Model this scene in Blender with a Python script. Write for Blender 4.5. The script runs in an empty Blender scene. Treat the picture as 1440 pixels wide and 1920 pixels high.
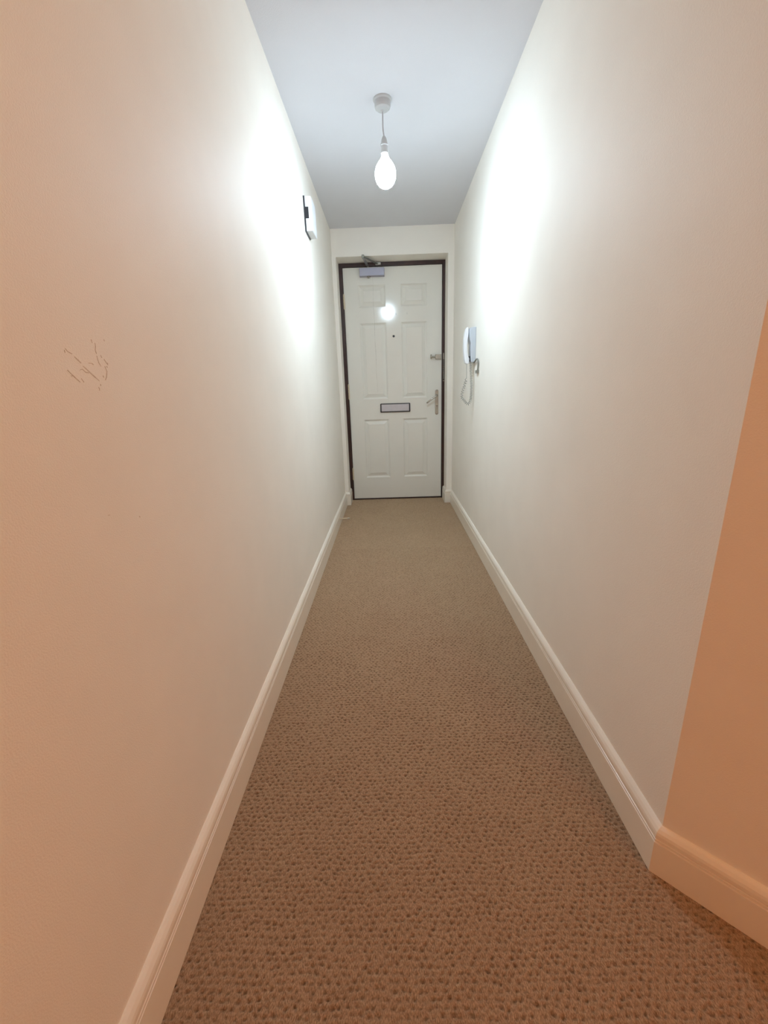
import bpy, bmesh, math, random
import numpy as np
from mathutils import Vector, Matrix

C = bpy.context.scene.collection
S = bpy.context.scene
random.seed(4)

# ------------------------------------------------------------------ camera
cam_d = bpy.data.cameras.new('camera')
cam = bpy.data.objects.new('camera', cam_d); C.objects.link(cam)
cam_d.sensor_fit = 'VERTICAL'; cam_d.sensor_height = 24.0
cam_d.lens = 791.42 / 1920 * 24.0
cam_d.clip_start = 0.02
cr = Vector((0.99939995, 0.01177164, -0.0325756)); cu = Vector((0.02801375, 0.27841211, 0.96005308)); cf = Vector((-0.02037084, 0.96038957, -0.27791528))
cam.matrix_world = Matrix(((cr.x, cu.x, -cf.x, 0), (cr.y, cu.y, -cf.y, 0), (cr.z, cu.z, -cf.z, 1.0057), (0, 0, 0, 1)))
S.camera = cam

# ------------------------------------------------------------------ view, world, lamps and fill light
S.view_settings.view_transform = 'Standard'; S.view_settings.look = 'None'
S.view_settings.gamma = 1.0; S.view_settings.use_curve_mapping = False
S.view_settings.exposure = 0.0
w = bpy.data.worlds.new('world'); S.world = w; w.use_nodes = True
w.node_tree.nodes['Background'].inputs[0].default_value = (1, 0.9, 0.8, 1)
w.node_tree.nodes['Background'].inputs[1].default_value = 0.02
S.cycles.max_bounces = 14; S.cycles.diffuse_bounces = 10; S.cycles.glossy_bounces = 4
S.cycles.sample_clamp_indirect = 4.0

BULB_STRENGTH = 730.0
BULB_COLOUR = (0.69, 0.865, 1.0)

def point_lamp(name, loc, radius, power, colour):
    d = bpy.data.lights.new(name, 'POINT'); d.shadow_soft_size = radius; d.energy = power; d.color = colour
    o = bpy.data.objects.new(name, d); C.objects.link(o); o.location = loc
    return o
# warm lamp in the room behind; the second is an added red fill light
point_lamp('room_lamp', (1.25, -0.55, 1.9), 0.12, 8.8, (1.0, 0.92, 0.36))
point_lamp('red_fill_light', (1.2, -1.3, 1.9), 0.12, 15.0, (1.0, 0.10, 0.03))

# ------------------------------------------------------------------ plan of the place (metres)
XL, XR, H, D, DL, YC = -0.4261, 0.5415, 2.2164, 3.7426, 3.9295, 0.6672
OX0, OX1, OZ = -0.392, 0.492, 2.019
AX, AY = math.cos(math.radians(44.1)), -math.sin(math.radians(44.1))
YB = -2.3

# ------------------------------------------------------------------ materials
def mat(name, col, rough=0.5, metal=0.0, var=0.0, vscale=40.0, bump=0.0, bscale=300.0, emit=None, es=0.0, spec=0.5, coat=0.0, col2=None):
    m = bpy.data.materials.new(name); m.use_nodes = True
    nt = m.node_tree; b = nt.nodes['Principled BSDF']
    b.inputs['Base Color'].default_value = (*col, 1); b.inputs['Roughness'].default_value = rough
    b.inputs['Metallic'].default_value = metal; b.inputs['Specular IOR Level'].default_value = spec
    b.inputs['Coat Weight'].default_value = coat; b.inputs['Coat Roughness'].default_value = 0.08
    tc = nt.nodes.new('ShaderNodeTexCoord')
    if var > 0:
        n = nt.nodes.new('ShaderNodeTexNoise'); n.inputs['Scale'].default_value = vscale; n.inputs['Detail'].default_value = 4
        nt.links.new(tc.outputs['Object'], n.inputs['Vector'])
        mx = nt.nodes.new('ShaderNodeMix'); mx.data_type = 'RGBA'
        c2 = col2 or tuple(max(0, c * (1 - var)) for c in col)
        mx.inputs['A'].default_value = (*c2, 1); mx.inputs['B'].default_value = (*col, 1)
        rp = nt.nodes.new('ShaderNodeMapRange'); rp.inputs['From Min'].default_value = 0.3; rp.inputs['From Max'].default_value = 0.7
        nt.links.new(n.outputs['Fac'], rp.inputs['Value']); nt.links.new(rp.outputs['Result'], mx.inputs['Factor'])
        nt.links.new(mx.outputs['Result'], b.inputs['Base Color'])
    if bump > 0:
        n = nt.nodes.new('ShaderNodeTexNoise'); n.inputs['Scale'].default_value = bscale; n.inputs['Detail'].default_value = 3
        nt.links.new(tc.outputs['Object'], n.inputs['Vector'])
        bp = nt.nodes.new('ShaderNodeBump'); bp.inputs['Strength'].default_value = bump; bp.inputs['Distance'].default_value = 0.002
        nt.links.new(n.outputs['Fac'], bp.inputs['Height']); nt.links.new(bp.outputs['Normal'], b.inputs['Normal'])
    if emit:
        b.inputs['Emission Color'].default_value = (*emit, 1); b.inputs['Emission Strength'].default_value = es
    return m

M = {}
M['wall'] = mat('magnolia_wall_paint', (0.89, 0.855, 0.785), 0.62, var=0.03, vscale=6, bump=0.22, bscale=420, spec=0.35)
M['ceiling'] = mat('white_ceiling_paint', (0.72, 0.73, 0.77), 0.8, var=0.02, vscale=5, bump=0.2, bscale=300, spec=0.2)
M['gloss'] = mat('cream_gloss_woodwork', (0.86, 0.81, 0.71), 0.24, var=0.02, vscale=15, bump=0.05, bscale=60)
M['door'] = mat('white_gloss_door', (0.80, 0.785, 0.72), 0.12, var=0.02, vscale=8, bump=0.04, bscale=25)
M['brown'] = mat('dark_mahogany_frame', (0.045, 0.016, 0.012), 0.4, var=0.4, vscale=30)
M['chrome'] = mat('brushed_chrome', (0.50, 0.48, 0.43), 0.22, 1.0, var=0.1, vscale=80)
M['steel'] = mat('dull_steel', (0.42, 0.42, 0.38), 0.35, 1.0, var=0.2, vscale=60)
M['silver'] = mat('silver_enamel', (0.38, 0.38, 0.46), 0.38, 0.3, var=0.04, vscale=30)
M['flap'] = mat('satin_aluminium', (0.62, 0.62, 0.66), 0.4, 0.4, var=0.06, vscale=30)
M['black'] = mat('black_plastic', (0.02, 0.022, 0.028), 0.4, var=0.2, vscale=50)
M['plastic'] = mat('white_plastic', (0.80, 0.82, 0.85), 0.3, var=0.02, vscale=20)
M['bluegrey'] = mat('pale_grey_plastic', (0.50, 0.54, 0.59), 0.3, var=0.03, vscale=20)
M['cord'] = mat('grey_white_cord', (0.44, 0.44, 0.40), 0.45, var=0.05, vscale=50)
M['grey'] = mat('grey_plastic', (0.22, 0.22, 0.19), 0.5, var=0.1, vscale=50)
M['pendant'] = mat('aged_white_plastic', (0.52, 0.53, 0.54), 0.4, var=0.03, vscale=20)
M['flex'] = mat('pendant_flex', (0.50, 0.50, 0.53), 0.5, var=0.03, vscale=20)
M['bulb'] = mat('lit_bulb_glass', (1, 1, 1), 0.3, emit=BULB_COLOUR, es=BULB_STRENGTH, var=0.01)
_nt = M['bulb'].node_tree; _b = _nt.nodes['Principled BSDF']      # emission shaped to spare the ceiling: full strength only at the lower tip
_g = _nt.nodes.new('ShaderNodeNewGeometry'); _s = _nt.nodes.new('ShaderNodeSeparateXYZ'); _r = _nt.nodes.new('ShaderNodeMapRange')
_r.inputs['From Min'].default_value = H - .132 - .190; _r.inputs['From Max'].default_value = H - .132 - .152
_r.inputs['To Min'].default_value = BULB_STRENGTH; _r.inputs['To Max'].default_value = 0.024 * BULB_STRENGTH
_nt.links.new(_g.outputs['Position'], _s.inputs[0]); _nt.links.new(_s.outputs['Z'], _r.inputs['Value']); _nt.links.new(_r.outputs['Result'], _b.inputs['Emission Strength'])
M['brass'] = mat('cream_painted_metal', (0.68, 0.58, 0.42), 0.35, var=0.05, vscale=40)
M['rubber'] = mat('pale_rubber', (0.55, 0.50, 0.40), 0.7, var=0.05, vscale=40)
M['scuff'] = mat('brown_scuff', (0.56, 0.47, 0.37), 0.8, var=0.5, vscale=220, col2=(0.74, 0.67, 0.58))
M['stain'] = mat('grey_drip', (0.56, 0.55, 0.49), 0.3, var=0.5, vscale=60, col2=(0.70, 0.68, 0.62))
M['mark'] = mat('grey_smudge', (0.42, 0.43, 0.42), 0.4, var=0.3, vscale=120, col2=(0.58, 0.58, 0.56))

def carpet_mat():
    m = bpy.data.materials.new('brown_woven_carpet'); m.use_nodes = True
    nt = m.node_tree; b = nt.nodes['Principled BSDF']; N = nt.nodes.new; L = nt.links.new
    b.inputs['Roughness'].default_value = 0.95; b.inputs['Specular IOR Level'].default_value = 0.1
    b.inputs['Sheen Weight'].default_value = 0.60; b.inputs['Sheen Tint'].default_value = (1.0, 0.82, 0.58, 1); b.inputs['Sheen Roughness'].default_value = 0.6
    tc = N('ShaderNodeTexCoord')
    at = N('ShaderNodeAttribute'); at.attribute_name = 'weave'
    fib = N('ShaderNodeTexNoise'); fib.inputs['Scale'].default_value = 520; fib.inputs['Detail'].default_value = 3
    big = N('ShaderNodeTexNoise'); big.inputs['Scale'].default_value = 5; big.inputs['Detail'].default_value = 3
    mp = N('ShaderNodeMapping'); mp.inputs['Scale'].default_value = (1.15, 0.42, 0.8); mp.inputs['Rotation'].default_value = (0, 0, 0.25)
    L(tc.outputs['Object'], mp.inputs['Vector']); L(mp.outputs['Vector'], fib.inputs['Vector']); L(tc.outputs['Object'], big.inputs['Vector'])
    m1 = N('ShaderNodeMix'); m1.data_type = 'RGBA'; m1.inputs['A'].default_value = CARP_A; m1.inputs['B'].default_value = CARP_B
    r = N('ShaderNodeMapRange'); r.inputs['From Min'].default_value = 0.32; r.inputs['From Max'].default_value = 0.68
    L(fib.outputs['Fac'], r.inputs['Value']); L(r.outputs['Result'], m1.inputs['Factor'])
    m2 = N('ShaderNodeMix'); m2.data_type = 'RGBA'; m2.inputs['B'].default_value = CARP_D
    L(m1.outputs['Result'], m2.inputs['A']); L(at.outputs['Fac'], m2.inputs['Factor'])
    m3 = N('ShaderNodeMix'); m3.data_type = 'RGBA'; m3.blend_type = 'MULTIPLY'; m3.inputs['Factor'].default_value = 1
    cr_ = N('ShaderNodeValToRGB'); cr_.color_ramp.elements[0].position = 0.3; cr_.color_ramp.elements[1].position = 0.7
    cr_.color_ramp.elements[0].color = (0.93, 0.90, 0.88, 1); cr_.color_ramp.elements[1].color = (1, 1, 1, 1)
    L(big.outputs['Fac'], cr_.inputs['Fac']); L(m2.outputs['Result'], m3.inputs['A']); L(cr_.outputs['Color'], m3.inputs['B'])
    L(m3.outputs['Result'], b.inputs['Base Color'])
    bp = N('ShaderNodeBump'); bp.inputs['Strength'].default_value = 0.6; bp.inputs['Distance'].default_value = 0.0015
    L(fib.outputs['Fac'], bp.inputs['Height']); L(bp.outputs['Normal'], b.inputs['Normal'])
    return m
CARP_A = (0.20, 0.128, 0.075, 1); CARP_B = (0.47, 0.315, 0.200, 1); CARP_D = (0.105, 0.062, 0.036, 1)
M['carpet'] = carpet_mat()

# ------------------------------------------------------------------ helpers
def link(name, me, m, parent=None):
    o = bpy.data.objects.new(name, me); C.objects.link(o)
    if m: me.materials.append(M[m])
    if parent:
        o.parent = parent
        o.matrix_parent_inverse = Matrix.Translation(parent_pos(parent)).inverted()
    return o
def parent_pos(p):
    v = Vector(p.location)
    return v
def obj(name, bm, m, parent=None, smooth=False, bevel=0.0, seg=2):
    me = bpy.data.meshes.new(name)
    bmesh.ops.recalc_face_normals(bm, faces=bm.faces)
    bm.to_mesh(me); bm.free()
    if smooth:
        for p in me.polygons: p.use_smooth = True
    o = link(name, me, m, parent)
    if bevel > 0:
        b = o.modifiers.new('bevel', 'BEVEL'); b.width = bevel; b.segments = seg; b.limit_method = 'ANGLE'; b.angle_limit = math.radians(40)
    return o
def empty(name, loc):
    o = bpy.data.objects.new(name, None); C.objects.link(o); o.location = loc; o.empty_display_size = 0.05
    return o
def tag(o, label, cat, kind=None, group=None):
    if label: o['label'] = label
    if cat: o['category'] = cat
    if kind: o['kind'] = kind
    if group: o['group'] = group
    return o
def box(bm, x0, x1, y0, y1, z0, z1):
    v = [bm.verts.new((x, y, z)) for x in (x0, x1) for y in (y0, y1) for z in (z0, z1)]
    for f in ((0, 1, 3, 2), (4, 6, 7, 5), (0, 4, 5, 1), (2, 3, 7, 6), (0, 2, 6, 4), (1, 5, 7, 3)):
        bm.faces.new([v[i] for i in f])
    return v
def prism(bm, pts, z0, z1):
    a = [bm.verts.new((x, y, z0)) for x, y in pts]; b = [bm.verts.new((x, y, z1)) for x, y in pts]
    n = len(pts)
    bm.faces.new(a); bm.faces.new(b)
    for i in range(n): bm.faces.new((a[i], a[(i + 1) % n], b[(i + 1) % n], b[i]))
def lathe(bm, prof, centre, axis='Z', n=32):
    c = Vector(centre); rings = []
    for r, h in prof:
        ring = []
        for i in range(n):
            a = 2 * math.pi * i / n; p, q = max(r, 1e-5) * math.cos(a), max(r, 1e-5) * math.sin(a)
            v = {'Z': (p, q, h), 'Y': (p, h, q), 'X': (h, p, q)}[axis]
            ring.append(bm.verts.new(c + Vector(v)))
        rings.append(ring)
    for a, b in zip(rings, rings[1:]):
        for i in range(n): bm.faces.new((a[i], a[(i + 1) % n], b[(i + 1) % n], b[i]))
    bm.faces.new(rings[0]); bm.faces.new(rings[-1])
def tube(bm, pts, r, n=8, closed=False):
    pts = [Vector(p) for p in pts]; rings = []; up = None
    rr = r if isinstance(r, (list, tuple)) else [r] * len(pts)
    N = len(pts)
    for i, p in enumerate(pts):
        if closed: t = (pts[(i + 1) % N] - pts[i - 1]).normalized()
        else: t = (pts[min(i + 1, N - 1)] - pts[max(i - 1, 0)]).normalized()
        if up is None:
            up = Vector((0, 0, 1)) if abs(t.z) < 0.9 else Vector((0, 1, 0))
        s = t.cross(up).normalized(); up = s.cross(t).normalized()
        rings.append([bm.verts.new(p + s * rr[i] * math.cos(2 * math.pi * k / n) + up * rr[i] * math.sin(2 * math.pi * k / n)) for k in range(n)])
    for a, b in (zip(rings, rings[1:] + rings[:1]) if closed else zip(rings, rings[1:])):
        for k in range(n): bm.faces.new((a[k], a[(k + 1) % n], b[(k + 1) % n], b[k]))
    if not closed: bm.faces.new(rings[0]); bm.faces.new(rings[-1])
def rounded(x0, x1, z0, z1, r, n=6):
    out = []
    for cx, cz, a0 in ((x1 - r, z1 - r, 0), (x0 + r, z1 - r, 90), (x0 + r, z0 + r, 180), (x1 - r, z0 + r, 270)):
        for k in range(n + 1):
            a = math.radians(a0 + 90 * k / n); out.append((cx + r * math.cos(a), cz + r * math.sin(a)))
    return out
def slab_y(bm, pts, y0, y1, pts1=None):            # outline in x,z extruded along y; pts1 is the outline at y1
    a = [bm.verts.new((x, y0, z)) for x, z in pts]; b = [bm.verts.new((x, y1, z)) for x, z in (pts1 or pts)]
    bm.faces.new(a); bm.faces.new(b); n = len(pts)
    for i in range(n): bm.faces.new((a[i], a[(i + 1) % n], b[(i + 1) % n], b[i]))
def smoothpath(ctrl, n=12):
    P = [Vector(p) for p in ctrl]; P = [P[0] * 2 - P[1]] + P + [P[-1] * 2 - P[-2]]; out = []
    for i in range(1, len(P) - 2):
        for k in range(n):
            t = k / n; a, b, c, d = P[i - 1:i + 3]
            out.append(0.5 * (2 * b + (c - a) * t + (2 * a - 5 * b + 4 * c - d) * t * t + (3 * b - a - 3 * c + d) * t ** 3))
    out.append(P[-2]); return out
B = bmesh.new

# ------------------------------------------------------------------ carpet floor: woven loops as real relief
def floor_grid(x0, x1, y0, y1, st):
    nx = int((x1 - x0) / st) + 1; ny = int((y1 - y0) / st) + 1
    X, Y = np.meshgrid(np.linspace(x0, x1, nx), np.linspace(y0, y1, ny))
    return X, Y, nx, ny
def weave(X, Y, rng):
    px, py = 0.0152, 0.0109
    wx = X + 0.0016 * np.sin(Y * 37 + 2 * np.sin(X * 23)) ; wy = Y + 0.0016 * np.sin(X * 41 + 2 * np.sin(Y * 19))
    row = np.floor(wy / py); out = np.zeros_like(X)
    for dr in (-1, 0, 1):
        r = row + dr; sh = np.where(np.mod(r, 2) == 0, 0, px / 2)
        for dc in (0, 1):
            c = np.floor((wx - sh) / px) + dc
            h1 = np.mod(np.sin(c * 127.1 + r * 311.7) * 43758.5, 1); h2 = np.mod(np.sin(c * 269.5 + r * 183.3) * 28001.8, 1); h3 = np.mod(np.sin(c * 97.3 + r * 57.7) * 15731.7, 1)
            cx = c * px + sh + (h1 - .5) * 0.0062; cy = (r + .5) * py + (h2 - .5) * 0.0042
            tl = (h2 - .5) * 1.1; dx = wx - cx; dy = wy - cy + tl * dx * 0.5
            d = np.exp(-((dx / (0.0030 + 0.0018 * h1)) ** 2 + (dy / (0.0020 + 0.0010 * h3)) ** 2)) * (0.50 + 0.50 * h3)
            out = np.maximum(out, d)
    return out
def make_floor():
    rng = np.random.default_rng(3); V = []; F = []; A = []; base = 0
    for (x0, x1, y0, y1, st) in ((XL - .005, 1.02, 0.32, 1.55, 0.0022), (XL - .005, XR + .005, 1.55, 2.6, 0.0026), (XL - .005, XR + .005, 2.6, DL + .05, 0.0036)):
        X, Y, nx, ny = floor_grid(x0, x1, y0, y1, st); wv = weave(X, Y, rng)
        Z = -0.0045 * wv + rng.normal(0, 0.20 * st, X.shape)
        Z[0, :] = np.minimum(Z[0, :], -0.001)
        V.append(np.stack([X, Y, Z], -1).reshape(-1, 3)); A.append((wv * (1 + rng.normal(0, .22, X.shape)) + np.abs(rng.normal(0, .10, X.shape))).reshape(-1))
        i = np.arange(nx * ny).reshape(ny, nx); q = np.stack([i[:-1, :-1], i[:-1, 1:], i[1:, 1:], i[1:, :-1]], -1).reshape(-1, 4) + base
        F.append(q); base += nx * ny
    # plain continuation of the carpet out of frame
    for (x0, x1, y0, y1) in ((XL - .1, 2.6, YB, 0.321), (1.019, 2.6, 0.321, 1.2)):
        V.append(np.array([[x0, y0, -.001], [x1, y0, -.001], [x1, y1, -.001], [x0, y1, -.001]])); A.append(np.array([.25] * 4))
        F.append(np.array([[0, 1, 2, 3]]) + base); base += 4
    V = np.concatenate(V); F = np.concatenate(F); A = np.concatenate(A)
    me = bpy.data.meshes.new('floor'); me.vertices.add(len(V)); me.vertices.foreach_set('co', V.astype(np.float32).ravel())
    me.loops.add(F.size); me.loops.foreach_set('vertex_index', F.astype(np.int32).ravel())
    me.polygons.add(len(F)); me.polygons.foreach_set('loop_start', (np.arange(len(F)) * 4).astype(np.int32))
    me.polygons.foreach_set('loop_total', np.full(len(F), 4, np.int32))
    me.update(calc_edges=True)
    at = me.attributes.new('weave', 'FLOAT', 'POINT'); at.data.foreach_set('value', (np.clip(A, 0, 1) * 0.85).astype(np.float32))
    me.polygons.foreach_set('use_smooth', np.ones(len(F), bool))
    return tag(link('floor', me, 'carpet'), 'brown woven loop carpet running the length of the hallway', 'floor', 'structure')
make_floor()

# ------------------------------------------------------------------ room shell
bm = B(); box(bm, XL - .1, 2.7, YB - .1, D + .25, H, H + .1)
tag(obj('ceiling', bm, 'ceiling'), 'white painted ceiling above the hallway', 'ceiling', 'structure')
bm = B(); box(bm, XL - .1, XL, YB, D + .25, -.02, H)
wall_left = tag(obj('wall_left', bm, 'wall'), 'long cream wall on the left with scuff marks', 'wall', 'structure')
tn = .1; mit = (XR + tn, YC + .0423)
bm = B(); prism(bm, [(XR, YC), (XR, D + .25), (XR + tn, D + .25), mit], -.02, H)
wall_right = tag(obj('wall_right', bm, 'wall'), 'long cream wall on the right with the entry phone', 'wall', 'structure')
LA = 1.75
e = (XR + AX * LA, YC + AY * LA)
bm = B(); prism(bm, [(XR, YC), mit, (e[0] + .0696, e[1] + .0718), e], -.02, H)
tag(obj('wall_angled', bm, 'wall'), 'angled wall turning off the right side in warm light', 'wall', 'structure')
bm = B(); prism(bm, [e, (e[0] + .0696, e[1] + .0718), (2.5, e[1]), (2.5, YB), (2.4, YB), (2.4, e[1] - .1)], -.02, H)
tag(obj('wall_side_room', bm, 'wall'), 'cream wall of the room behind the viewer', 'wall', 'structure')
bm = B(); box(bm, XL - .1, 2.5, YB - .1, YB, -.02, H)
tag(obj('wall_back', bm, 'wall'), 'cream wall behind the viewer', 'wall', 'structure')
# end wall: one solid with the door opening cut out
bm = B(); pts = [(XL, -.02), (OX0, -.02), (OX0, OZ), (OX1, OZ), (OX1, -.02), (XR, -.02), (XR, H), (XL, H)]
slab_y(bm, pts, D, D + .25)
tag(obj('wall_end', bm, 'wall', bevel=.003), 'short cream end wall around the front door', 'wall', 'structure')

# skirting boards: moulded profile swept round the walls
PROF = [(0, .1185), (.0035, .1180), (.0085, .1135), (.0125, .1070), (.0140, .1010), (.0142, .0930), (.0120, .0915), (.0120, .0907), (.0146, .0895), (.0148, .0855), (.0126, .0840), (.0126, .0833), (.0152, .0820), (.0154, .0), (0, 0)]
def sweep(name, path, side, label, pre=None, post=None):
    P = [Vector(p) for p in path]; n = len(P); rings = []
    bm = B()
    for i in range(n):
        dirs = []
        if i > 0: dirs.append((P[i] - P[i - 1]).normalized())
        elif pre: dirs.append((P[0] - Vector(pre)).normalized())
        if i < n - 1: dirs.append((P[i + 1] - P[i]).normalized())
        elif post: dirs.append((Vector(post) - P[-1]).normalized())
        nr = [Vector((-d.y, d.x)) * side for d in dirs]
        if len(nr) == 1: off = nr[0]
        else:
            s = nr[0] + nr[1]; off = s / (s.dot(nr[0]))
        rings.append([bm.verts.new((P[i].x + off.x * a, P[i].y + off.y * a, z)) for a, z in PROF])
    k = len(PROF)
    for a, b in zip(rings, rings[1:]):
        for j in range(k): bm.faces.new((a[j], a[(j + 1) % k], b[(j + 1) % k], b[j]))
    bm.faces.new(rings[0]); bm.faces.new(rings[-1])
    return tag(obj(name, bm, 'gloss'), label, 'skirting board', 'structure')
sweep('baseboard_left', [(XL, YB), (XL, D), (OX0, D), (OX0, DL - .013)], -1, 'cream moulded skirting along the left wall')
far = (XR + AX, YC + AY)
sweep('baseboard_right', [(OX1, DL - .013), (OX1, D), (XR, D), (XR, YC)], -1, 'cream moulded skirting along the right wall', post=far)
sweep('baseboard_angled', [(XR, YC), e], -1, 'cream moulded skirting along the angled wall', pre=(XR, D))

# scuffs on the left wall
def marks(name, strokes, plane, m, parent, wd, label=None):
    bm = B()
    for st in strokes:
        pts = [Vector(p) for p in st]; L = []
        for i, p in enumerate(pts):
            t = (pts[min(i + 1, len(pts) - 1)] - pts[max(i - 1, 0)]).normalized(); s = Vector((-t.y, t.x)) * wd * (0.35 + 0.65 * math.sin(math.pi * (i + .5) / len(pts))) * random.uniform(.7, 1.2)
            L.append([bm.verts.new(plane(*(p + s), k)) for k in (0, 1)] + [bm.verts.new(plane(*(p - s), k)) for k in (0, 1)])
        for a, b in zip(L, L[1:]):
            bm.faces.new((a[1], b[1], b[3], a[3])); bm.faces.new((a[0], a[1], b[1], b[0])); bm.faces.new((a[2], b[2], b[3], a[3]))
    o = obj(name, bm, m, parent)
    if label: o['label'] = label
    return o
def px_to_left(x, y):          # photo offsets inside the scuffed patch -> metres on the wall
    return Vector((0.5869 + (x - 120) * 0.00107, 1.0672 - (y - 660) * 0.00074 + (x - 120) * 0.00009))
def S8(pts): return [px_to_left(80 + a / 8, 600 + b / 8) for a, b in pts]
strokes = [S8(q) for q in (
    [(345, 430), (370, 470), (425, 508)], [(330, 455), (332, 490)], [(450, 545), (500, 600), (530, 635)], [(308, 720), (350, 775), (400, 840), (455, 905)],
    [(485, 735), (530, 725), (570, 770), (620, 785)], [(550, 680), (620, 760), (690, 840), (760, 915)], [(480, 850), (510, 910)],
    [(768, 300), (775, 350)], [(818, 350), (815, 400), (800, 450), (805, 510)], [(805, 540), (808, 600), (815, 650), (840, 700)],
    [(870, 530), (885, 570)], [(915, 590), (940, 640), (965, 680), (968, 650)], [(905, 700), (925, 780), (900, 860), (865, 915)],
    [(765, 965), (770, 990)], [(722, 1005), (735, 1030), (728, 1060)], [(640, 640), (700, 650), (720, 670)], [(340, 800), (360, 812)], [(840, 840), (850, 870)], [(930, 700), (950, 720)], [(985, 290), (990, 320)])]
strokes.append([px_to_left(133, 970), px_to_left(137, 972)]); strokes.append([px_to_left(202, 1010), px_to_left(204, 1014)])
marks('scuff_mark', strokes, lambda a, b, k: (XL + .00003 + .00025 * k, a, b), 'scuff', wall_left, .00085, 'faint brown scratches and scuffs in the paint')

# ------------------------------------------------------------------ door frame
bm = B(); fx0, fx1, fz = -0.3625, 0.4690, 1.9895
slab_y(bm, [(OX0, 0), (fx0, 0), (fx0, fz), (fx1, fz), (fx1, 0), (OX1, 0), (OX1, OZ), (OX0, OZ)], DL - .012, DL + .07)
box(bm, fx0, fx1, DL - .006, DL + .07, 0, .0095)
tag(obj('trim_1', bm, 'brown', bevel=.0012), 'dark brown timber frame and threshold around the front door', 'door frame', 'structure')
# wall behind the frame so that nothing is open
# ------------------------------------------------------------------ front door
lx0, lx1, lz0, lz1 = -0.3600, 0.4666, .012, 1.987
door = tag(empty('door_1', ((lx0 + lx1) / 2, DL, 0)), 'white gloss six panel front door with letterbox and closer', 'door', 'structure')
def make_leaf():
    bm = B()
    panels = []
    for (z0, z1) in ((.212, .748), (.928, 1.558), (1.682, 1.853)):
        for (x0, x1) in ((-.237, -.0095), (.119, .339)): panels.append((x0, x1, z0, z1))
    xs = [lx0, -.237, -.0095, .119, .339, lx1]; zs = [lz0, .212, .748, .928, 1.558, 1.682, 1.853, lz1]
    vd = {}
    def V(x, y, z):
        k = (round(x, 5), round(y, 5), round(z, 5))
        if k not in vd: vd[k] = bm.verts.new((x, y, z))
        return vd[k]
    def rect(x0, x1, z0, z1, ins, y): return [V(x0 + ins, y, z0 + ins), V(x1 - ins, y, z0 + ins), V(x1 - ins, y, z1 - ins), V(x0 + ins, y, z1 - ins)]
    for i in range(5):
        for j in range(7):
            x0, x1, z0, z1 = xs[i], xs[i + 1], zs[j], zs[j + 1]
            if (x0, x1, z0, z1) in panels:
                prof = [(0, 0), (.0015, .003), (.006, .0052), (.011, .0095), (.015, .0105), (.018, .0100), (.040, .0030), (.0425, .0010), (.044, .0010)]
                R = [rect(x0, x1, z0, z1, a, DL + d) for a, d in prof]
                for a, b in zip(R, R[1:]):
                    for k in range(4): bm.faces.new((a[k], a[(k + 1) % 4], b[(k + 1) % 4], b[k]))
                bm.faces.new(R[-1])
            else: bm.faces.new(rect(x0, x1, z0, z1, 0, DL))
    bl = [V(lx0, DL + .044, lz0), V(lx1, DL + .044, lz0), V(lx1, DL + .044, lz1), V(lx0, DL + .044, lz1)]
    bm.faces.new(bl)
    bd = [v for v in vd.values() if abs(v.co.y - DL) < 1e-6]
    def edge(f, key, a, b):
        e_ = sorted([v for v in bd if f(v)], key=key); bm.faces.new(e_ + [b, a])
    edge(lambda v: abs(v.co.z - lz0) < 1e-5, lambda v: v.co.x, bl[0], bl[1]); edge(lambda v: abs(v.co.z - lz1) < 1e-5, lambda v: v.co.x, bl[3], bl[2])
    edge(lambda v: abs(v.co.x - lx0) < 1e-5, lambda v: v.co.z, bl[0], bl[3]); edge(lambda v: abs(v.co.x - lx1) < 1e-5, lambda v: v.co.z, bl[1], bl[2])
    return obj('door_leaf', bm, 'door', door)
leaf = make_leaf()

# hinges with knuckles
def hinge(z0, z1):
    bm = B(); x = -.3615; y = DL - .0135
    for k in range(5):
        a = z0 + (z1 - z0) * k / 5; b = z0 + (z1 - z0) * (k + 1) / 5 - .0012
        lathe(bm, [(.0035, 0), (.0048, .001), (.0048, b - a - .001), (.0035, b - a)], (x, y, a), n=14)
    lathe(bm, [(.002, 0), (.0045, .002), (.002, .006)], (x, y, z1), n=12); lathe(bm, [(.002, -.006), (.0045, -.002), (.002, 0)], (x, y, z0), n=12)
    box(bm, x, x + .008, DL - .0125, DL - .0003, z0, z1)
    o = obj('hinge', bm, 'brass', door); return o
for z in ((1.677, 1.784), (.936, 1.058), (.200, .306)): hinge(*z)

# letterbox
lb = (-.0835, .1857, .8085, .8862)
bm = B(); o_ = rounded(*lb, .006); i_ = rounded(lb[0] + .009, lb[1] - .009, lb[2] + .007, lb[3] - .007, .002)
y0, y1 = DL - .001, DL - .009
ro = [[bm.verts.new((x, y, z)) for x, z in q] for q, y in ((o_, DL + .002), (o_, y1), (i_, y1 - .001), (i_, DL + .002))]
for a, b in zip(ro, ro[1:] + ro[:1]):
    for k in range(len(a)): bm.faces.new((a[k], a[(k + 1) % len(a)], b[(k + 1) % len(b)], b[k]))
letter = obj('letterbox', bm, 'black', door)
bm = B(); slab_y(bm, rounded(lb[0] + .0105, lb[1] - .0105, lb[2] + .009, lb[3] - .0085, .002), DL + .002, DL - .0065)
o = obj('flap', bm, 'flap', letter, bevel=.0015); o['label'] = 'silver letterbox flap'
# peephole
bm = B(); lathe(bm, [(.0095, .001), (.0095, -.002), (.007, -.0035), (.0055, -.003), (.005, -.001), (0, -.001)], (.0518, DL, 1.4479), 'Y', 24)
obj('peephole', bm, 'black', door, smooth=False)

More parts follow.
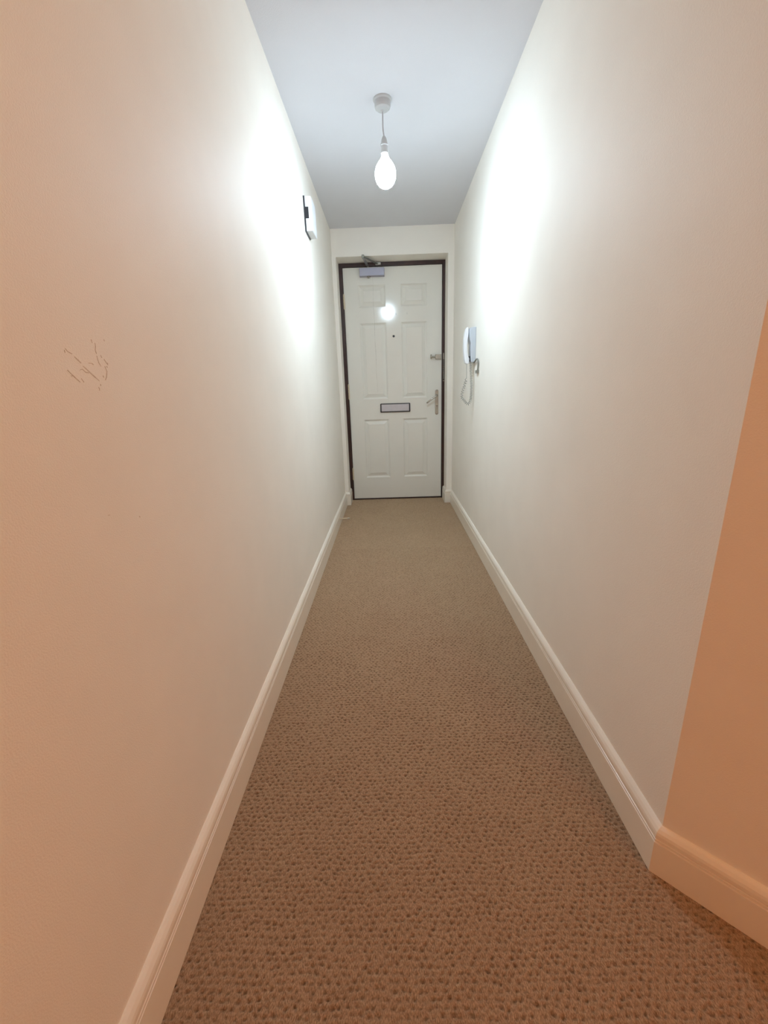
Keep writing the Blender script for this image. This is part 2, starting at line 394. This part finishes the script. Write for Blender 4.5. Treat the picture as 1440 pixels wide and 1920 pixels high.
# lever handle on long backplate
bm = B(); hx = .4243
slab_y(bm, rounded(hx - .0155, hx + .0155, .7736, .9945, .0150, 8), DL + .001, DL - .006, rounded(hx - .0140, hx + .0140, .775, .993, .0139, 8))
plate = obj('door_handle', bm, 'chrome', door, bevel=.001)
bm = B(); lathe(bm, [(.011, -.005), (.0115, -.016), (.009, -.020), (.008, -.040)], (hx - .002, DL, .941), 'Y', 20)
tube(bm, smoothpath([(hx - .002, DL - .034, .941), (hx - .006, DL - .044, .938), (hx - .022, DL - .049, .929), (hx - .06, DL - .050, .905), (hx - .094, DL - .047, .880)], 6), [.0075] * 12 + [.0070] * 12 + [.0055], 12)
o = obj('lever', bm, 'chrome', plate, smooth=True); o['label'] = 'drooping chrome lever'
bm = B(); lathe(bm, [(.0085, -.005), (.0085, -.012), (.007, -.013), (0, -.013)], (hx, DL, .852), 'Y', 20); box(bm, hx - .004, hx + .004, DL - .016, DL - .005, .822, .850)
obj('lock_cylinder', bm, 'steel', plate, bevel=.001)
bm = B()
for z in (.984, .784): lathe(bm, [(.004, -.005), (.004, -.0072), (0, -.0080)], (hx, DL, z), 'Y', 12)
obj('screw', bm, 'steel', plate)

# night latch
bm = B(); slab_y(bm, rounded(.408, .4625, 1.246, 1.2885, .003), DL, DL - .022, rounded(.410, .4605, 1.248, 1.2865, .003))
latch = obj('night_latch', bm, 'chrome', door, bevel=.002)
bm = B(); lathe(bm, [(.0065, .0), (.0065, -.034)], (.4100, DL - .014, 1.2690), 'X', 16)
lathe(bm, [(.0185, -.034), (.0195, -.037), (.0195, -.041), (.017, -.043)], (.4100, DL - .020, 1.2690), 'X', 24)
obj('knob', bm, 'chrome', latch, smooth=False)
bm = B(); box(bm, .4625, .4664, DL - .018, DL, 1.246, 1.2885); obj('latch_bolt', bm, 'steel', latch)

# overhead closer
bm = B(); slab_y(bm, rounded(-.2200, -.0115, 1.9110, 1.9735, .004), DL, DL - .050, rounded(-.2180, -.0135, 1.9125, 1.972, .004))
closer = obj('door_closer', bm, 'silver', door, bevel=.002); closer['label'] = 'silver box door closer'
bm = B(); lathe(bm, [(.015, 0), (.015, -.006), (.011, -.012), (.004, -.014)], (-.1436, DL - .027, 1.9112), n=20)
obj('valve_cap', bm, 'chrome', closer, smooth=True)
bm = B(); lathe(bm, [(.011, 0), (.011, .008), (.008, .012)], (-.1467, DL - .027, 1.9720), n=20)
def flat_bar(bm, a, b, w_, t):
    a, b = Vector(a), Vector(b); d = (b - a).normalized(); s = d.cross(Vector((0, 0, 1))).normalized(); u = s.cross(d)
    v = [bm.verts.new(p + s * i * w_ / 2 + u * j * t / 2) for p in (a - d * w_ / 2, b + d * w_ / 2) for i in (-1, 1) for j in (-1, 1)]
    for f in ((0, 1, 3, 2), (4, 6, 7, 5), (0, 4, 5, 1), (2, 3, 7, 6), (0, 2, 6, 4), (1, 5, 7, 3)): bm.faces.new([v[i] for i in f])
flat_bar(bm, (-.1467, DL - .027, 1.986), (-.1750, DL - .235, 2.000), .020, .006)
flat_bar(bm, (-.1750, DL - .235, 2.007), (-.0850, DL - .050, 2.004), .016, .006)
lathe(bm, [(.010, -.010), (.011, -.006), (.011, .010), (.008, .013)], (-.1750, DL - .235, 2.0035), n=16)
tube(bm, [(-.0850, DL - .050, 2.004), (-.064, DL - .026, 2.004)], .0055, 10)
obj('closer_arm', bm, 'steel', closer, bevel=.001)
bm = B(); box(bm, -.087, -.040, DL - .030, DL - .0125, 1.994, 2.016)
o = obj('arm_bracket', bm, 'steel', closer, bevel=.002)

# fine drip line below the closer, and three grey smudges
bm = None
drip = [(-.1130 + .002 * math.sin(i * .9) + .0075 * (i / 22) ** 1.5, 1.908 - i * .0385) for i in range(25)]
marks('drip_line', [[Vector(p) for p in drip]], lambda a, b, k: (a, DL - .00002 - .0002 * k, b), 'stain', door, .0020, 'thin grey drip line down the upper panels')
for cx, wd_, h in ((-.0200, .0055, .027), (.0753, .0035, .021), (.1700, .0022, .016)):
    marks('smudge', [[Vector((cx + .001 * math.sin(k * 2), 1.624 + h / 2 - h * k / 6)) for k in range(7)]], lambda a, b, k: (a, DL - .00002 - .0002 * k, b), 'mark', door, wd_)

# ------------------------------------------------------------------ security chain on the frame
cy = DL - .012
chain = tag(empty('door_chain', (.482, cy, 1.29)), 'steel security chain hanging on the dark frame beside the night latch', 'door chain')
bm = B(); slab_y(bm, rounded(.4770, .4870, 1.246, 1.297, .003), cy, cy - .003)
for z in (1.289, 1.262): lathe(bm, [(.0042, -.003), (.0042, -.0052), (0, -.0060)], (.482, cy, z), 'Y', 12)
obj('mounting_plate', bm, 'chrome', chain, bevel=.0005)
bm = B(); z = 1.2465
for i in range(13):
    ring = []
    for k in range(12):
        a = 2 * math.pi * k / 12; p, q = .0030 * math.cos(a), .0054 * math.sin(a)
        ring.append((.482 + (p if i % 2 == 0 else 0), cy - .0042 - (0 if i % 2 == 0 else p), z + q))
    tube(bm, ring, .0011, 6, closed=True); z -= .0078
obj('chain_links', bm, 'steel', chain, smooth=True)
bm = B(); lathe(bm, [(.0022, 0), (.0032, -.010), (.0030, -.065), (.0022, -.072)], (.482, cy - .0045, z + .006), n=12)
obj('slide_bar', bm, 'steel', chain, smooth=True)
bm = B(); r_ = .0055; lathe(bm, [(r_ * math.sin(math.pi * k / 10), r_ * math.cos(math.pi * k / 10)) for k in range(11)], (.482, cy - .0060, 1.066), n=16)
obj('ball_end', bm, 'chrome', chain, smooth=True)

# ------------------------------------------------------------------ entry phone on the right wall
ph = tag(empty('entry_phone', (XR, 2.82, 1.25)), 'white door entry handset with coiled cord on the right wall', 'intercom phone')
def ybox_profile(bm, prof, y0, y1):            # outline in (distance from wall, z)
    a = [bm.verts.new((XR - d, y0, z)) for d, z in prof]; b = [bm.verts.new((XR - d, y1, z)) for d, z in prof]
    bm.faces.new(a); bm.faces.new(b); n = len(prof)
    for i in range(n): bm.faces.new((a[i], a[(i + 1) % n], b[(i + 1) % n], b[i]))
bm = B()
ybox_profile(bm, [(0, 1.152), (.026, 1.152), (.029, 1.165), (.031, 1.225), (.031, 1.262), (.037, 1.285), (.041, 1.312), (.041, 1.345), (.037, 1.353), (.014, 1.356), (0, 1.356)], 2.785, 2.872)
obj('wall_base', bm, 'bluegrey', ph, bevel=.004, seg=3)
bm = B()
outer = [(.052, 1.144), (.060, 1.149), (.066, 1.17), (.070, 1.21), (.0715, 1.25), (.070, 1.29), (.066, 1.325), (.059, 1.350), (.052, 1.358)]
inner = [(.044, 1.356), (.043, 1.325), (.045, 1.305), (.048, 1.285), (.050, 1.25), (.048, 1.215), (.043, 1.19), (.036, 1.176), (.036, 1.150), (.041, 1.144)]
ybox_profile(bm, outer + inner, 2.800, 2.850)
obj('handset', bm, 'plastic', ph, bevel=.005, seg=3)
bm = B(); ybox_profile(bm, [(.020, 1.158), (.038, 1.158), (.038, 1.19), (.020, 1.19)], 2.808, 2.842)
obj('hook_switch', bm, 'black', ph)
# coiled cord
path = smoothpath([(.5180, 2.82, 1.152), (.5200, 2.815, 1.10), (.5235, 2.81, 1.02), (.5230, 2.81, .945), (.5130, 2.805, .905), (.4960, 2.80, .902), (.4790, 2.80, .922), (.4640, 2.80, .940), (.4640, 2.80, .965), (.4760, 2.805, 1.005), (.4900, 2.81, 1.050)], 60)
bm = B(); coil = []; s = 0; cum = [0]
for a, b in zip(path, path[1:]): cum.append(cum[-1] + (b - a).length)
nrm = Vector((0, 1, 0)); total = cum[-1]; step = .00075; i = 0; t_ = 0
while t_ < total:
    while cum[i + 1] < t_: i += 1
    f = (t_ - cum[i]) / (cum[i + 1] - cum[i]); p = path[i].lerp(path[i + 1], f); tg = (path[i + 1] - path[i]).normalized()
    s1 = tg.cross(nrm).normalized(); s2 = tg.cross(s1); ph_ = t_ / (.0066 if t_ < .2 else .0058 if t_ < .36 else .0095) * 2 * math.pi
    if not coil: acc = 0
    acc += step / (.0100 if t_ < .33 else .0150) * 2 * math.pi
    coil.append(p + s1 * .0072 * math.cos(acc) + s2 * .0072 * math.sin(acc)); t_ += step
tube(bm, [(.5180, 2.82, 1.160)] + coil + [(.4920, 2.812, 1.060), (.4930, 2.82, 1.10), (.4930, 2.825, 1.150)], .0020, 6)
obj('coiled_cord', bm, 'cord', ph, smooth=True)
# short grey cable looping into its outlet beside the phone
sk = tag(empty('cable_outlet', (XR, 2.69, 1.10)), 'small grey cable outlet with a looped lead beside the entry phone', 'cable outlet')
bm = B(); box(bm, XR - .014, XR, 2.672, 2.722, 1.083, 1.102); obj('outlet_block', bm, 'grey', sk, bevel=.002)
bm = B(); tube(bm, smoothpath([(XR - .010, 2.80, 1.150), (XR - .010, 2.750, 1.157), (XR - .009, 2.700, 1.166), (XR - .007, 2.672, 1.150), (XR - .007, 2.672, 1.12), (XR - .007, 2.680, 1.098)], 8), .0045, 8)
obj('lead', bm, 'grey', sk, smooth=True)

# ------------------------------------------------------------------ chime box on the left wall
bx = tag(empty('door_chime', (XL, 2.65, 1.92)), 'white doorbell chime box with black back plate high on the left wall', 'door chime')
bm = B(); box(bm, XL, XL + .0080, 2.588, 2.722, 1.834, 2.000); obj('back_plate', bm, 'black', bx)
bm = B()
y0, y1, z0, z1, d0, d1 = 2.5895, 2.720, 1.8365, 1.998, .0080, .043
slabp = [(d0, z0), (d1 - .004, z0 + .001), (d1, z0 + .005), (d1, z1 - .005), (d1 - .004, z1), (d0, z1), (d0, 1.950), (.0250, 1.950), (.0250, 1.896), (d0, 1.896)]
a = [bm.verts.new((XL + d, y0, z)) for d, z in slabp]; b = [bm.verts.new((XL + d, y1, z)) for d, z in slabp]
bm.faces.new(a); bm.faces.new(b)
for i in range(len(a)): bm.faces.new((a[i], a[(i + 1) % len(a)], b[(i + 1) % len(a)], b[i]))
obj('cover', bm, 'plastic', bx, bevel=.0012)
bm = B(); box(bm, XL + .005, XL + .0247, y0 + .002, y0 + .06, 1.8965, 1.9495); obj('terminal_slot', bm, 'black', bx)

# ------------------------------------------------------------------ pendant light
px, py = .0055, 2.2572
pend = tag(empty('pendant_light', (px, py, H)), 'bare lit bulb hanging on a short flex from a round ceiling rose', 'ceiling light')
bm = B(); lathe(bm, [(.0405, 0), (.0405, -.004), (.0385, -.007), (.0350, -.009), (.0345, -.026), (.0325, -.033), (.026, -.038), (.008, -.041), (.0055, -.044)], (px, py, H), n=40)
obj('ceiling_rose', bm, 'pendant', pend, bevel=.0005)
bm = B(); tube(bm, smoothpath([(px, py, H - .040), (px - .0008, py, H - .075), (px - .0005, py, H - .105), (px + .0028, py, H - .134)], 8), .0031, 8)
obj('flex', bm, 'flex', pend, smooth=True)
bx_, bz = px + .0030, H - .132
bm = B(); lathe(bm, [(.004, 0), (.0075, -.004), (.0115, -.013), (.0145, -.026), (.0160, -.031), (.0175, -.032), (.0175, -.036), (.0155, -.038), (.0150, -.060), (.0165, -.062), (.0165, -.066), (.010, -.067)], (bx_, py, bz), n=32)
obj('lamp_holder', bm, 'pendant', pend, bevel=.0004)
bm = B(); lathe(bm, [(.0125, -.062), (.0145, -.072), (.0200, -.085), (.0320, -.100), (.0415, -.115), (.0465, -.132), (.0475, -.146), (.0450, -.162), (.0390, -.176), (.0290, -.188), (.0160, -.196), (.0040, -.199)], (bx_ + .002, py, bz), n=40)
obj('bulb', bm, 'bulb', pend, smooth=True)

# ------------------------------------------------------------------ door stop on the left skirting
ds = tag(empty('door_stop', (XL + .014, 3.12, .06)), 'thin cream door stop projecting from the left skirting near the front door', 'door stop')
bm = B(); lathe(bm, [(.011, .000), (.011, .003), (.005, .006), (.0042, .008), (.0042, .064)], (XL + .0137, 3.12, .060), 'X', 16)
obj('rod', bm, 'brass', ds, smooth=False)
bm = B(); lathe(bm, [(.0062, .062), (.0066, .065), (.0066, .076), (.005, .079)], (XL + .0137, 3.12, .060), 'X', 16)
obj('rubber_tip', bm, 'rubber', ds)
